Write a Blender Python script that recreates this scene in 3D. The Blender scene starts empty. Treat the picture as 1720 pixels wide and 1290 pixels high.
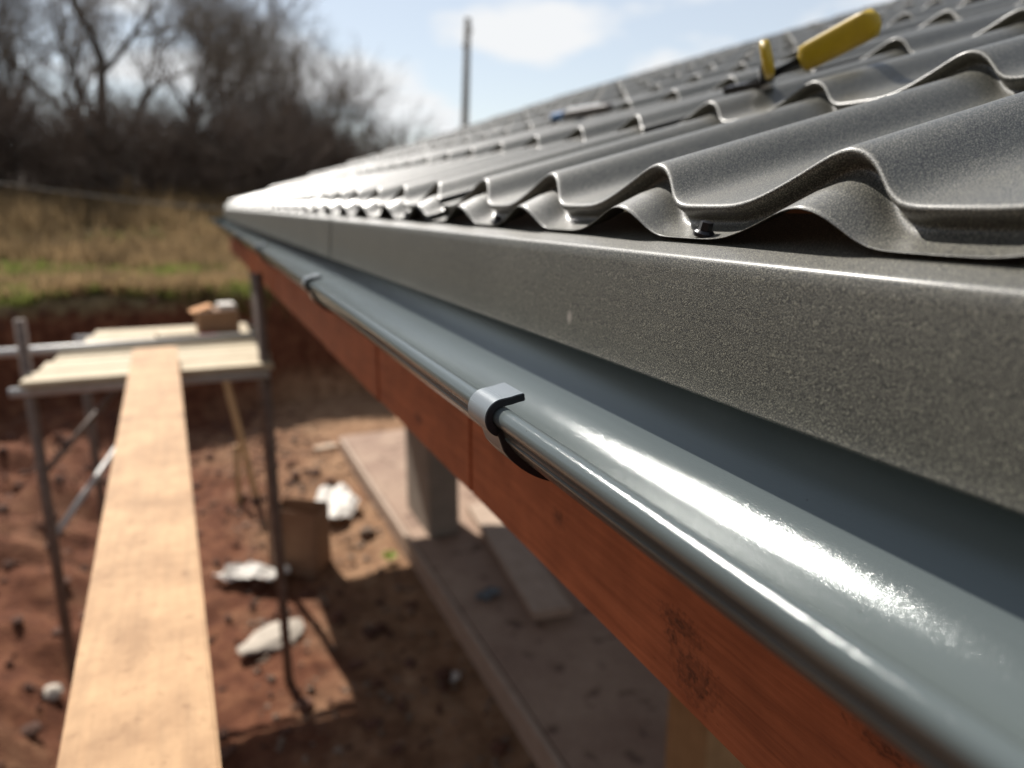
import bpy, bmesh, math, random
from mathutils import Vector, Matrix, noise

R_ = math.radians
SC = bpy.context.scene
COL = SC.collection
random.seed(7)

# ------------------------------------------------------------------ camera
cam_d = bpy.data.cameras.new('camera')
cam = bpy.data.objects.new('camera', cam_d)
COL.objects.link(cam)
right, up, fwd = Vector((.92155, -.38827, 0)), Vector((.08982, .21319, .97287)), Vector((.37774, .89655, -.23134))
cam.matrix_world = Matrix((
    (right.x, up.x, -fwd.x, 0), (right.y, up.y, -fwd.y, 0), (right.z, up.z, -fwd.z, 0), (0, 0, 0, 1)))
cam_d.sensor_width = 36.0
cam_d.lens = 26.58
cam_d.clip_start = 0.02
cam_d.clip_end = 2000
cam_d.dof.use_dof = True
cam_d.dof.focus_distance = 0.475
cam_d.dof.aperture_fstop = 4.2
SC.camera = cam

# ------------------------------------------------------------------ light
SUN = Vector((-.115, .70, .714)).normalized()
SUN_EL = math.asin(SUN.z)
SUN_AZ = math.atan2(SUN.x, SUN.y)
world = bpy.data.worlds.new('World')
SC.world = world
world.use_nodes = True
wt = world.node_tree
wt.nodes.clear()


def wn(t, **kw):
    n = wt.nodes.new(t)
    for k, v in kw.items():
        setattr(n, k, v)
    return n


w_out = wn('ShaderNodeOutputWorld')
w_bg = wn('ShaderNodeBackground')
w_bg.inputs['Strength'].default_value = 0.076
w_sky = wn('ShaderNodeTexSky', sky_type='NISHITA')
w_sky.sun_disc = False
w_sky.sun_elevation = SUN_EL
w_sky.sun_rotation = SUN_AZ
w_sky.air_density = 1.0
w_sky.dust_density = 0.4
w_sky.ozone_density = 0.5
# clouds: noise on the view direction, flattened like a cloud layer seen from below
w_tc = wn('ShaderNodeTexCoord')
w_sep = wn('ShaderNodeSeparateXYZ')
wt.links.new(w_tc.outputs['Generated'], w_sep.inputs[0])
w_map = wn('ShaderNodeMapping')
w_map.inputs['Scale'].default_value = (1.0, 1.0, 2.6)
w_map.inputs['Location'].default_value = (0.37, 0.15, 0.1)
wt.links.new(w_tc.outputs['Generated'], w_map.inputs[0])
w_nz = wn('ShaderNodeTexNoise')
w_nz.inputs['Scale'].default_value = 8.0
w_nz.inputs['Detail'].default_value = 7
w_nz.inputs['Roughness'].default_value = 0.52
wt.links.new(w_map.outputs[0], w_nz.inputs['Vector'])
w_rmp = wn('ShaderNodeValToRGB')
w_rmp.color_ramp.elements[0].position = 0.52
w_rmp.color_ramp.elements[0].color = (0, 0, 0, 1)
w_rmp.color_ramp.elements[1].position = 0.78
w_rmp.color_ramp.elements[1].color = (1, 1, 1, 1)
w_sum = w_nz.outputs[0]
for (dx, dy, dz, sh, sv_, amp_) in ((.395, .897, .203, .13, .034, .34), (.12, .975, .150, .20, .050, .30), (.285, .955, .090, .10, .040, .25),
                                   (.54, .83, .165, .05, .018, .2)):
    w_s = wn('ShaderNodeVectorMath', operation='SUBTRACT')
    w_s.inputs[1].default_value = (dx, dy, dz)
    wt.links.new(w_tc.outputs['Generated'], w_s.inputs[0])
    w_d = wn('ShaderNodeVectorMath', operation='DIVIDE')
    w_d.inputs[1].default_value = (sh, sh, sv_)
    wt.links.new(w_s.outputs[0], w_d.inputs[0])
    w_l = wn('ShaderNodeVectorMath', operation='LENGTH')
    wt.links.new(w_d.outputs[0], w_l.inputs[0])
    w_r = wn('ShaderNodeMapRange', interpolation_type='SMOOTHSTEP')
    w_r.inputs['From Min'].default_value = 0.2
    w_r.inputs['From Max'].default_value = 1.3
    w_r.inputs['To Min'].default_value = amp_
    w_r.inputs['To Max'].default_value = 0.0
    wt.links.new(w_l.outputs['Value'], w_r.inputs['Value'])
    w_a = wn('ShaderNodeMath', operation='ADD')
    wt.links.new(w_sum, w_a.inputs[0])
    wt.links.new(w_r.outputs[0], w_a.inputs[1])
    w_sum = w_a.outputs[0]
wt.links.new(w_sum, w_rmp.inputs[0])
w_mix = wn('ShaderNodeMixRGB')
w_mix.inputs['Color2'].default_value = (8.2, 8.35, 8.5, 1)
w_cf = wn('ShaderNodeMath', operation='MULTIPLY_ADD')
w_cf.inputs[1].default_value = 0.62
w_cf.inputs[2].default_value = 0.30
# haze whitens the low sky evenly all round, the zenith stays blue
w_hz = wn('ShaderNodeMapRange')
w_hz.inputs['From Min'].default_value = 0.0
w_hz.inputs['From Max'].default_value = 0.75
w_hz.inputs['To Min'].default_value = 0.52
w_hz.inputs['To Max'].default_value = 0.28
wt.links.new(w_sep.outputs['Z'], w_hz.inputs['Value'])
wt.links.new(w_hz.outputs[0], w_cf.inputs[2])
wt.links.new(w_rmp.outputs[0], w_cf.inputs[0])
wt.links.new(w_cf.outputs[0], w_mix.inputs['Fac'])
wt.links.new(w_sky.outputs[0], w_mix.inputs['Color1'])
wt.links.new(w_mix.outputs[0], w_bg.inputs['Color'])
wt.links.new(w_bg.outputs[0], w_out.inputs[0])

sun_d = bpy.data.lights.new('sun', 'SUN')
sun_d.energy = 5.0
sun_d.angle = R_(0.5)
sun_d.color = (1.0, .95, .88)
sun = bpy.data.objects.new('sun', sun_d)
COL.objects.link(sun)
sun.rotation_euler = SUN.to_track_quat('Z', 'Y').to_euler()
sun.location = (0, 0, 20)

SC.view_settings.view_transform = 'Standard'
SC.view_settings.look = 'None'
SC.view_settings.exposure = 0.55
SC.view_settings.gamma = 1.0
SC.view_settings.use_curve_mapping = False
SC.render.engine = 'CYCLES'
SC.cycles.use_denoising = True
SC.cycles.sample_clamp_indirect = 6.0
SC.cycles.max_bounces = 8

GROUND = -2.30      # pit floor
MEADOW = -1.00
SLAB = -2.15


# ------------------------------------------------------------------ helpers
def tag(o, label=None, cat=None, group=None, kind=None):
    if label:
        o['label'] = label
    if cat:
        o['category'] = cat
    if group:
        o['group'] = group
    if kind:
        o['kind'] = kind
    return o


def empty(name, loc=(0, 0, 0), rz=0.0):
    o = bpy.data.objects.new(name, None)
    o.empty_display_size = .1
    COL.objects.link(o)
    o.location = loc
    o.rotation_euler = (0, 0, rz)
    return o


def link(name, me, mat=None, parent=None, smooth=False):
    o = bpy.data.objects.new(name, me)
    COL.objects.link(o)
    if mat is not None and not me.materials:
        me.materials.append(mat)
    if parent is not None:
        o.parent = parent
    if smooth:
        for p in me.polygons:
            p.use_smooth = True
    return o


def bm_link(name, bm, mat=None, parent=None, smooth=False):
    me = bpy.data.meshes.new(name)
    bmesh.ops.recalc_face_normals(bm, faces=bm.faces)
    bm.to_mesh(me)
    bm.free()
    return link(name, me, mat, parent, smooth)


def box(bm, c, s, rot=None, bevel=0.0, seg=1):
    """box centred at c with full size s"""
    m = Matrix.Diagonal((s[0], s[1], s[2], 1))
    T = Matrix.Translation(c)
    if rot is not None:
        T = T @ rot.to_4x4()
    r = bmesh.ops.create_cube(bm, size=1.0, matrix=T @ m)
    vs = r['verts']
    if bevel > 0:
        es = list({e for v in vs for e in v.link_edges})
        bmesh.ops.bevel(bm, geom=es, offset=bevel, segments=seg, affect='EDGES', clamp_overlap=True)
    return vs


def box_obj(name, c, s, mat, parent=None, rot=None, bevel=0.003, seg=2):
    bm = bmesh.new()
    box(bm, c, s, rot, bevel, seg)
    return bm_link(name, bm, mat, parent)


def tube(bm, pts, rads, n=10, cap=True):
    """tube through pts (list of Vector), radius per point"""
    rings = []
    prev = None
    for i, p in enumerate(pts):
        if i == 0:
            d = pts[1] - pts[0]
        elif i == len(pts) - 1:
            d = pts[-1] - pts[-2]
        else:
            d = pts[i + 1] - pts[i - 1]
        d = d.normalized()
        if prev is None:
            a = d.orthogonal().normalized()
        else:
            a = (prev - d * prev.dot(d)).normalized()
        prev = a
        b = d.cross(a)
        r = rads[i] if hasattr(rads, '__len__') else rads
        rings.append([bm.verts.new(p + (a * math.cos(t) + b * math.sin(t)) * r)
                      for t in [2 * math.pi * k / n for k in range(n)]])
    for i in range(len(rings) - 1):
        for k in range(n):
            bm.faces.new((rings[i][k], rings[i][(k + 1) % n], rings[i + 1][(k + 1) % n], rings[i + 1][k]))
    if cap:
        bm.faces.new(rings[0][::-1])
        bm.faces.new(rings[-1])


def tube_obj(name, pts, r, mat, parent=None, n=12):
    bm = bmesh.new()
    tube(bm, [Vector(p) for p in pts], r, n)
    return bm_link(name, bm, mat, parent, smooth=True)


def copy_tree(o, parent=None):
    c = o.copy()
    COL.objects.link(c)
    c.parent = parent
    for ch in list(o.children):
        copy_tree(ch, c)
    return c


# ------------------------------------------------------------------ materials
class Mat:
    def __init__(self, name):
        self.m = bpy.data.materials.new(name)
        self.m.use_nodes = True
        self.t = self.m.node_tree
        self.b = self.t.nodes['Principled BSDF']
        self.out = self.t.nodes['Material Output']
        self.geo = None

    def n(self, typ, **kw):
        x = self.t.nodes.new(typ)
        for k, v in kw.items():
            setattr(x, k, v)
        return x

    def l(self, a, b):
        self.t.links.new(a, b)

    def set(self, **kw):
        for k, v in kw.items():
            k = k.replace('_', ' ')
            i = self.b.inputs[k]
            i.default_value = (*v, 1) if isinstance(v, tuple) and len(v) == 3 else v
        return self

    def pos(self, scale=(1, 1, 1), obj=False):
        if obj:
            tc = self.n('ShaderNodeTexCoord').outputs['Object']
        else:
            tc = self.n('ShaderNodeNewGeometry').outputs['Position']
        mp = self.n('ShaderNodeMapping')
        mp.inputs['Scale'].default_value = scale
        self.l(tc, mp.inputs[0])
        return mp.outputs[0]

    def noise(self, vec, scale, detail=4, rough=.55, dist=0.0):
        x = self.n('ShaderNodeTexNoise')
        x.inputs['Scale'].default_value = scale
        x.inputs['Detail'].default_value = detail
        x.inputs['Roughness'].default_value = rough
        x.inputs['Distortion'].default_value = dist
        self.l(vec, x.inputs['Vector'])
        return x.outputs[0]

    def ramp(self, fac, stops):
        x = self.n('ShaderNodeValToRGB')
        cr = x.color_ramp
        while len(cr.elements) < len(stops):
            cr.elements.new(.5)
        for e, (p, c) in zip(cr.elements, stops):
            e.position = p
            e.color = (*c, 1) if len(c) == 3 else c
        self.l(fac, x.inputs[0])
        return x.outputs[0]

    def gray(self, fac, lo, hi, a=0.0, b=1.0):
        x = self.n('ShaderNodeMapRange')
        x.inputs['From Min'].default_value = lo
        x.inputs['From Max'].default_value = hi
        x.inputs['To Min'].default_value = a
        x.inputs['To Max'].default_value = b
        self.l(fac, x.inputs['Value'])
        return x.outputs[0]

    def mix(self, fac, c1, c2, mode='MIX'):
        x = self.n('ShaderNodeMixRGB', blend_type=mode)
        for s, v in (('Fac', fac), ('Color1', c1), ('Color2', c2)):
            if hasattr(v, 'links') or hasattr(v, 'is_linked'):
                self.l(v, x.inputs[s])
            else:
                x.inputs[s].default_value = (*v, 1) if isinstance(v, tuple) else v
        return x.outputs[0]

    def math(self, op, a, b=0.0):
        x = self.n('ShaderNodeMath', operation=op)
        for i, v in enumerate((a, b)):
            if hasattr(v, 'is_linked'):
                self.l(v, x.inputs[i])
            else:
                x.inputs[i].default_value = v
        return x.outputs[0]

    def col(self, c):
        self.l(c, self.b.inputs['Base Color'])
        return self

    def bump(self, h, strength=.5, dist=.01, prev=None):
        x = self.n('ShaderNodeBump')
        x.inputs['Strength'].default_value = strength
        x.inputs['Distance'].default_value = dist
        self.l(h, x.inputs['Height'])
        if prev is not None:
            self.l(prev, x.inputs['Normal'])
        self.l(x.outputs[0], self.b.inputs['Normal'])
        return x.outputs[0]

    def link_in(self, sock, name):
        self.l(sock, self.b.inputs[name])
        return self


def mat_simple(name, c, rough=.6, metal=0.0, var=.15, vscale=20., bump=0.0, bscale=80., bdist=.002):
    M = Mat(name)
    M.set(Roughness=rough, Metallic=metal)
    p = M.pos()
    nz = M.noise(p, vscale, 5)
    M.col(M.ramp(nz, [(.25, tuple(x * (1 - var) for x in c)), (.75, tuple(min(1, x * (1 + var)) for x in c))]))
    if bump:
        M.bump(M.noise(p, bscale, 4), bump, bdist)
    return M.m


def mat_tile():
    # grained polyester coating, dark graphite with a brownish cast and a satin sheen
    M = Mat('tile_coating')
    M.set(Metallic=0.0)
    M.b.inputs['Specular IOR Level'].default_value = .5
    M.b.inputs['Coat Weight'].default_value = .35
    M.b.inputs['Coat Roughness'].default_value = .25
    p = M.pos()
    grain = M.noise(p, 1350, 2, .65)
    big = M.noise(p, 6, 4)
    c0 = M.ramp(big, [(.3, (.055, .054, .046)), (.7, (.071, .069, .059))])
    c1 = M.ramp(grain, [(.36, (.18, .18, .18)), (.49, (.75, .75, .75)), (.58, (2.3, 2.25, 2.05)), (.68, (5.6, 5.4, 4.8))])  # grain tone; its brightest specks paint glints into the base colour
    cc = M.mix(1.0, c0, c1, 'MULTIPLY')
    # one scuff on the eave trim and a little dust
    geo = M.n('ShaderNodeNewGeometry').outputs['Position']
    sb = M.n('ShaderNodeVectorMath', operation='SUBTRACT')
    sb.inputs[1].default_value = (.29, .555, -.091)
    M.l(geo, sb.inputs[0])
    dv_ = M.n('ShaderNodeVectorMath', operation='DIVIDE')
    dv_.inputs[1].default_value = (.05, .0045, .0055)
    M.l(sb.outputs[0], dv_.inputs[0])
    ln = M.n('ShaderNodeVectorMath', operation='LENGTH')
    M.l(dv_.outputs[0], ln.inputs[0])
    scuff = M.gray(M.math('ADD', ln.outputs['Value'], M.gray(grain, .3, .7, -.6, .6)), .5, 1.1, .7, 0)
    cc = M.mix(scuff, cc, (.40, .35, .30))
    dust = M.noise(p, 11, 6, .7)
    cc = M.mix(M.gray(dust, .58, .80, 0, .22), cc, (.20, .18, .15))
    M.col(cc)
    M.link_in(M.gray(grain, .35, .7, .58, .42), 'Roughness')
    M.bump(grain, .55, .0007)
    return M.m


def mat_gutter(name='gutter_coating', c=(.108, .128, .127), rough=.12, metal=.12):
    M = Mat(name)
    M.b.inputs['Specular IOR Level'].default_value = .30
    M.set(Metallic=metal)
    p = M.pos()
    fl = M.noise(p, 1300, 2, .6)
    st = M.noise(M.pos((60, 2, 60)), 1.0, 4)
    c0 = M.ramp(st, [(.3, tuple(x * .92 for x in c)), (.7, tuple(x * 1.06 for x in c))])
    spot = M.noise(p, 210, 2, .5)
    sp = M.ramp(spot, [(.20, (.25, .25, .25)), (.235, (1, 1, 1))])
    M.col(M.mix(1.0, c0, sp, 'MULTIPLY'))
    dust = M.noise(M.pos((8, 3, 8)), 1.0, 6, .65)
    M.link_in(M.math('ADD', M.gray(st, .2, .8, rough - .03, rough + .04), M.gray(dust, .30, .90, 0, .035)), 'Roughness')
    M.bump(fl, .27, .0004)
    return M.m


def mat_fascia():
    # stained softwood with grain running along the eave, pores and two knots
    M = Mat('stained_fascia_wood')
    M.set(Roughness=.62)
    M.b.inputs['Specular IOR Level'].default_value = .3
    g = M.noise(M.pos((40, 2.4, 40)), 3.0, 8, .6, .6)
    fine = M.noise(M.pos((300, 30, 300)), 2.2, 5, .65)
    blot = M.noise(M.pos(), 14, 5, .6)
    c = M.ramp(g, [(.25, (.27, .076, .032)), (.5, (.40, .120, .050)), (.78, (.48, .155, .068))])
    c = M.mix(.55, c, M.ramp(blot, [(.3, (.55, .50, .48)), (.65, (1.1, 1.1, 1.1))]), 'MULTIPLY')
    pores = M.ramp(fine, [(.26, (.22, .18, .17)), (.36, (1, 1, 1))])
    c = M.mix(.85, c, pores, 'MULTIPLY')
    lines = M.noise(M.pos((160, 3.0, 160)), 2.0, 4, .6)
    c = M.mix(.28, c, M.ramp(lines, [(.30, (.50, .42, .38)), (.5, (1, 1, 1)), (.72, (1.2, 1.2, 1.15))]), 'MULTIPLY')
    # knots: distance fields in the board's own plane
    geo = M.n('ShaderNodeNewGeometry').outputs['Position']
    tot = None
    rag = M.noise(M.pos((60, 60, 60)), 3.0, 4)
    for (y, z, sy, sz) in ((.417, -.303, .020, .008), (.398, -.334, .022, .016), (.425, -.318, .008, .006),
                           (.235, -.275, .02, .006), (1.12, -.33, .018, .01), (.62, -.30, .01, .008)):
        s = M.n('ShaderNodeVectorMath', operation='SUBTRACT')
        s.inputs[1].default_value = (.31, y, z)
        M.l(geo, s.inputs[0])
        d = M.n('ShaderNodeVectorMath', operation='DIVIDE')
        d.inputs[1].default_value = (1e3, sy, sz)
        M.l(s.outputs[0], d.inputs[0])
        ln = M.n('ShaderNodeVectorMath', operation='LENGTH')
        M.l(d.outputs[0], ln.inputs[0])
        f = M.gray(M.math('ADD', ln.outputs['Value'], M.gray(rag, .3, .7, -.7, .7)), .35, 1.5, 1, 0)
        ringv = M.gray(M.math('SINE', M.math('MULTIPLY', M.math('ADD', ln.outputs['Value'], M.gray(rag, .3, .7, -.25, .25)), 11.0)), -1, 1, .45, 1.0)
        f = M.math('MULTIPLY', f, ringv)
        tot = f if tot is None else M.math('MAXIMUM', tot, f)
    c = M.mix(M.math('MULTIPLY', tot, .78), c, (.045, .016, .010))
    M.col(c)
    h = M.math('ADD', M.math('MULTIPLY', fine, .6), M.math('MULTIPLY', rag, M.math('MULTIPLY', tot, 1.2)))
    M.bump(h, .5, .0016)
    return M.m


def mat_board(name, c, grain_axis=(3, 40, 40), dirt=.25, rough=.7):
    M = Mat(name)
    M.set(Roughness=rough)
    M.b.inputs['Specular IOR Level'].default_value = .25
    g = M.noise(M.pos(grain_axis), 1.6, 7, .6, .4)
    d = M.noise(M.pos(), 9, 6, .65)
    sp = M.noise(M.pos(), 42, 4, .7)
    cc = M.ramp(g, [(.25, tuple(x * .84 for x in c)), (.55, c), (.8, tuple(min(1, x * 1.08) for x in c))])
    cc = M.mix(dirt, cc, M.ramp(d, [(.35, (.35, .27, .20)), (.62, (1, 1, 1))]), 'MULTIPLY')
    cc = M.mix(dirt, cc, M.ramp(sp, [(.30, (.45, .36, .28)), (.44, (1, 1, 1))]), 'MULTIPLY')
    M.col(cc)
    M.bump(g, .3, .002)
    return M.m


def mat_soil():
    M = Mat('excavated_soil')
    M.set(Roughness=.95)
    M.b.inputs['Specular IOR Level'].default_value = .12
    p = M.pos()
    a = M.noise(p, 1.1, 6, .6)
    b = M.noise(p, 9, 6, .65)
    d = M.noise(p, 55, 4, .6)
    red = M.ramp(b, [(.28, (.055, .020, .011)), (.5, (.125, .048, .026)), (.74, (.21, .095, .050))])
    tan = M.ramp(b, [(.28, (.16, .086, .048)), (.55, (.30, .175, .10)), (.75, (.39, .26, .16))])
    # the trodden strip beside the slab is paler and drier
    geo = M.n('ShaderNodeNewGeometry').outputs['Position']
    sx = M.n('ShaderNodeSeparateXYZ')
    M.l(geo, sx.inputs[0])
    zlow = M.gray(sx.outputs['Z'], -1.85, -2.1)
    strip = M.math('ADD', M.gray(sx.outputs['X'], -.1, 1.0, 0, 1), M.gray(a, .35, .65, -.45, .45))
    stripc = M.n('ShaderNodeClamp')
    M.l(strip, stripc.inputs[0])
    c = M.mix(M.math('MULTIPLY', stripc.outputs[0], zlow), red, tan)
    # turf on the upper level
    gr = M.ramp(b, [(.25, (.075, .052, .028)), (.5, (.15, .108, .056)), (.78, (.24, .18, .095))])
    grn = M.ramp(b, [(.3, (.09, .12, .03)), (.7, (.20, .24, .07))])
    g2 = M.mix(M.gray(M.noise(p, .55, 4), .52, .62), gr, grn)
    zf = M.gray(M.math('ADD', sx.outputs['Z'], M.gray(b, .3, .7, -.1, .1)), -1.14, -1.02)
    # beyond the thicket the rising ground is bare brown scrub
    scrub = M.ramp(b, [(.3, (.025, .018, .013)), (.7, (.06, .044, .03))])
    fy = M.gray(M.math('ADD', sx.outputs['Y'], M.gray(a, .3, .7, -3, 3)), 22, 27)
    added_hill = M.ramp(b, [(.3, (.06, .045, .028)), (.7, (.14, .105, .06))])  # dark tone of the added, unseen left hillside
    fx = M.gray(M.math('ADD', sx.outputs['X'], M.gray(a, .3, .7, -.6, .6)), -4.6, -5.6)
    M.col(M.mix(fy, M.mix(fx, M.mix(zf, c, g2), added_hill), scrub))
    h = M.math('ADD', b, M.math('MULTIPLY', d, .5))
    M.bump(h, .8, .03)
    return M.m


def mat_slab():
    M = Mat('dusty_concrete')
    M.set(Roughness=.9)
    p = M.pos()
    a = M.noise(p, 3, 6, .6)
    b = M.noise(p, 40, 5, .6)
    st = M.noise(p, 7.5, 3, .5)
    c = M.ramp(a, [(.3, (.27, .17, .12)), (.7, (.40, .28, .20))])
    c = M.mix(.5, c, M.ramp(b, [(.3, (.6, .6, .6)), (.7, (1.1, 1.1, 1.1))]), 'MULTIPLY')
    c = M.mix(.75, c, M.ramp(st, [(.33, (.35, .28, .25)), (.41, (1, 1, 1))]), 'MULTIPLY')
    M.col(c)
    M.bump(b, .4, .004)
    return M.m


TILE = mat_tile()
GUT = mat_gutter()
CLIP = mat_gutter('bracket_coating', (.20, .225, .24), .25, .1)
FASC = mat_fascia()
SOIL = mat_soil()
SLABM = mat_slab()
PLANK = mat_board('rough_plank_wood', (.52, .32, .165), (40, 2.2, 40), .5)
DECK = mat_board('pale_deck_wood', (.52, .43, .29), (2.2, 40, 40), .25)
POST = mat_board('brown_post_wood', (.17, .10, .058), (40, 40, 2.2), .3)
PIER = mat_simple('pale_cement_render', (.25, .21, .165), .9, 0, .15, 9, .4, 50, .004)
OCHRE = mat_board('ochre_post_wood', (.40, .25, .12), (40, 40, 2.2), .3)
OFFCUT = mat_board('grey_board_wood', (.44, .33, .25), (40, 2.2, 40), .2)
STAKE = mat_board('stake_wood', (.55, .38, .20), (40, 40, 2.5), .3)
STEEL = mat_simple('galvanised_tube', (.48, .47, .45), .5, .25, .15, 30, .1, 200)
RUSTY = mat_simple('dull_painted_tube', (.15, .105, .080), .65, 0, .35, 25, .2, 200)
BLACKM = mat_simple('black_screw_and_strap_shade', (.016, .016, .02), .35, .4, .2, 300)
YELLOW = mat_simple('yellow_grip_plastic', (.42, .28, .008), .45, 0, .08, 90, .1, 600, .0005)
DARKST = mat_simple('dark_tool_steel', (.05, .05, .052), .4, .8, .2, 120)
CARD = mat_simple('brown_cardboard', (.26, .15, .085), .85, 0, .12, 14, .1, 60)
WHITE = mat_simple('white_sheet_scrap', (.72, .68, .62), .7, 0, .1, 12, .2, 40, .004)
STONE = mat_simple('pale_stone', (.46, .40, .33), .9, 0, .2, 12, .6, 40, .01)
BRICK = mat_simple('pale_brick', (.48, .36, .26), .9, 0, .2, 30, .5, 90, .004)
BARK = mat_simple('grey_bark', (.09, .073, .058), .95, 0, .35, 6)
TWIG = mat_simple('brown_twigs', (.15, .118, .09), .95, 0, .4, 1.3)
BUSHM = mat_simple('dark_thicket_twigs', (.13, .092, .068), .95, 0, .5, .8)
POLEM = mat_simple('weathered_concrete_pole', (.24, .215, .185), .9, 0, .15, 5)
LEAF = mat_simple('fresh_green_leaf', (.32, .44, .06), .6, 0, .25, 60)
STRAW = mat_simple('dry_straw_blades', (.27, .185, .095), .9, 0, .4, 1.6)
GREEN = mat_simple('green_grass_blades', (.19, .21, .055), .85, 0, .35, 1.6)
CLODM = mat_simple('soil_clods', (.10, .045, .027), .95, 0, .5, 3.0, .6, 60, .01)
CLODM2 = mat_simple('grey_gravel', (.20, .145, .105), .95, 0, .4, 9.0, .5, 60, .01)
for m_ in (STRAW, GREEN, LEAF):
    t_ = m_.node_tree
    b_ = t_.nodes['Principled BSDF']
    tr_ = t_.nodes.new('ShaderNodeBsdfTranslucent')
    mx_ = t_.nodes.new('ShaderNodeMixShader')
    mx_.inputs[0].default_value = .55
    t_.links.new(b_.inputs['Base Color'].links[0].from_socket, tr_.inputs['Color'])
    t_.links.new(b_.outputs[0], mx_.inputs[1])
    t_.links.new(tr_.outputs[0], mx_.inputs[2])
    t_.links.new(mx_.outputs[0], t_.nodes['Material Output'].inputs['Surface'])
RED = mat_simple('red_plastic', (.42, .03, .035), .5, 0, .1, 30)
ORANGE = mat_simple('orange_card', (.50, .22, .06), .8, 0, .1, 30)
BLUE = mat_simple('blue_plastic', (.05, .16, .36), .45, 0, .1, 60)
KNIFE = mat_simple('grey_brown_plastic', (.10, .085, .075), .5, 0, .15, 60)
PALEP = mat_simple('pale_plastic', (.55, .58, .60), .4, 0, .08, 60)
RAG = mat_simple('grey_blue_cloth', (.16, .19, .21), .9, 0, .25, 40)

# ------------------------------------------------------------------ ground: one sheet to the horizon


def fbm(x, y, s, o=4):
    return noise.fractal(Vector((x * s, y * s, 3.7)), 1.0, 2.0, o, noise_basis='PERLIN_ORIGINAL')


def sm(t):
    t = max(0.0, min(1.0, t))
    return t * t * (3 - 2 * t)


def ground_h(x, y):
    back = sm((y - (8.75 + .5 * fbm(x, 2.0, .5) + .15 * fbm(x, 9.0, 2.5))) / 0.38)
    left = sm((-x - (1.75 + .35 * fbm(5.0, y, .6))) / 1.3) * .9
    near = sm((-y - 3.0) / 2.0)
    rightb = sm((x - 9.0) / 1.5)
    k = max(back, left, near, rightb)
    pit = GROUND + .05 * fbm(x, y, 1.3) + (.030 * fbm(x, y, 5.0) + .014 * fbm(x, y, 13.0)) * (1 if x < 1.1 else .3)
    # spoil heap along the left side
    lf = sm((-x - .45 + .2 * fbm(x, y, 1.5)) / .8) * (1 - k)
    pit += (.26 + .22 * fbm(x, y, 1.1) + .10 * fbm(x, y, 3.1)) * lf
    mead = MEADOW + .14 * fbm(x, y, .35) + .06 * fbm(x, y, 1.3) + .75 * sm((y - 11) / 12.0)
    far = math.hypot(x, y - 10)
    if far > 20:
        mead += min(4.5, .085 * (far - 20)) if y > 10 else 0
    # unseen hillside added on the left to block low sky and darken reflections
    mead += 7.0 * sm((-x - 4.6 + .4 * fbm(x, y, .3)) / 9.0) * sm((24 - y) / 9.0) * sm((y + 40) / 20)
    return pit * (1 - k) + mead * k


def axis(lo, hi, step, far_lo, far_hi):
    a = []
    v = lo
    while v < hi + 1e-6:
        a.append(v)
        v += step
    s = step
    v = lo
    pre = []
    while v > far_lo:
        s *= 1.35
        v -= s
        pre.append(v)
    s = step
    v = hi
    post = []
    while v < far_hi:
        s *= 1.35
        v += s
        post.append(v)
    return pre[::-1] + a + post


xs = axis(-3.5, 3.5, .055, -700, 700)
ys = axis(2.0, 11.0, .055, -700, 1200)
verts = [(x, y, ground_h(x, y)) for y in ys for x in xs]
nx = len(xs)
faces = [(j * nx + i, j * nx + i + 1, (j + 1) * nx + i + 1, (j + 1) * nx + i)
         for j in range(len(ys) - 1) for i in range(nx - 1)]
gm = bpy.data.meshes.new('ground')
gm.from_pydata(verts, [], faces)
ground = link('ground', gm, SOIL, smooth=True)
tag(ground, kind='structure')

# ------------------------------------------------------------------ house: roof, trim, fascia, posts
WAVE, LMOD, ALPHA, HSTEP = .19, .3448, R_(17.8), .0182
NROW = 10
U1 = .0415
AMP, AMPL = .0258, .0212
CA, SA = math.cos(ALPHA), math.sin(ALPHA)
SYMM = [(0, 1), (.06, .92), (.13, .71), (.21, .455), (.29, .235), (.36, .09), (.44, .012), (.52, 0), (.63, 0), (.70, .010), (.75, .06), (.80, .22),
        (.85, .50), (.90, .77), (.95, .938), (1, 1)]
TSAMP = [0, .03, .06, .10, .14, .18, .22, .26, .30, .34, .38, .43, .48, .54, .60, .66, .70, .73, .76, .79, .815, .84, .865, .89, .915, .94, .96, .98]
ARCH = .021              # the pressed step bows down the slope between the crests


def pchip(tab, t):
    t = t % 1.0
    n = len(tab) - 1
    for i in range(n):
        if t <= tab[i + 1][0]:
            break

    def sl(j):
        j %= n
        return (tab[j + 1][1] - tab[j][1]) / (tab[j + 1][0] - tab[j][0])

    def dv(j):
        a, b = sl(j - 1), sl(j)
        return 0.0 if a * b <= 0 else 2 * a * b / (a + b)
    x0, y0 = tab[i]
    x1, y1 = tab[i + 1]
    h = x1 - x0
    s = (t - x0) / h
    m0, m1 = dv(i), dv(i + 1)
    return ((2 * s ** 3 - 3 * s * s + 1) * y0 + (s ** 3 - 2 * s * s + s) * h * m0
            + (-2 * s ** 3 + 3 * s * s) * y1 + (s ** 3 - s * s) * h * m1)


def saw(u):
    i = math.floor((u - U1) / LMOD)
    return HSTEP * (1 - (u - (U1 + i * LMOD)) / LMOD)


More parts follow.
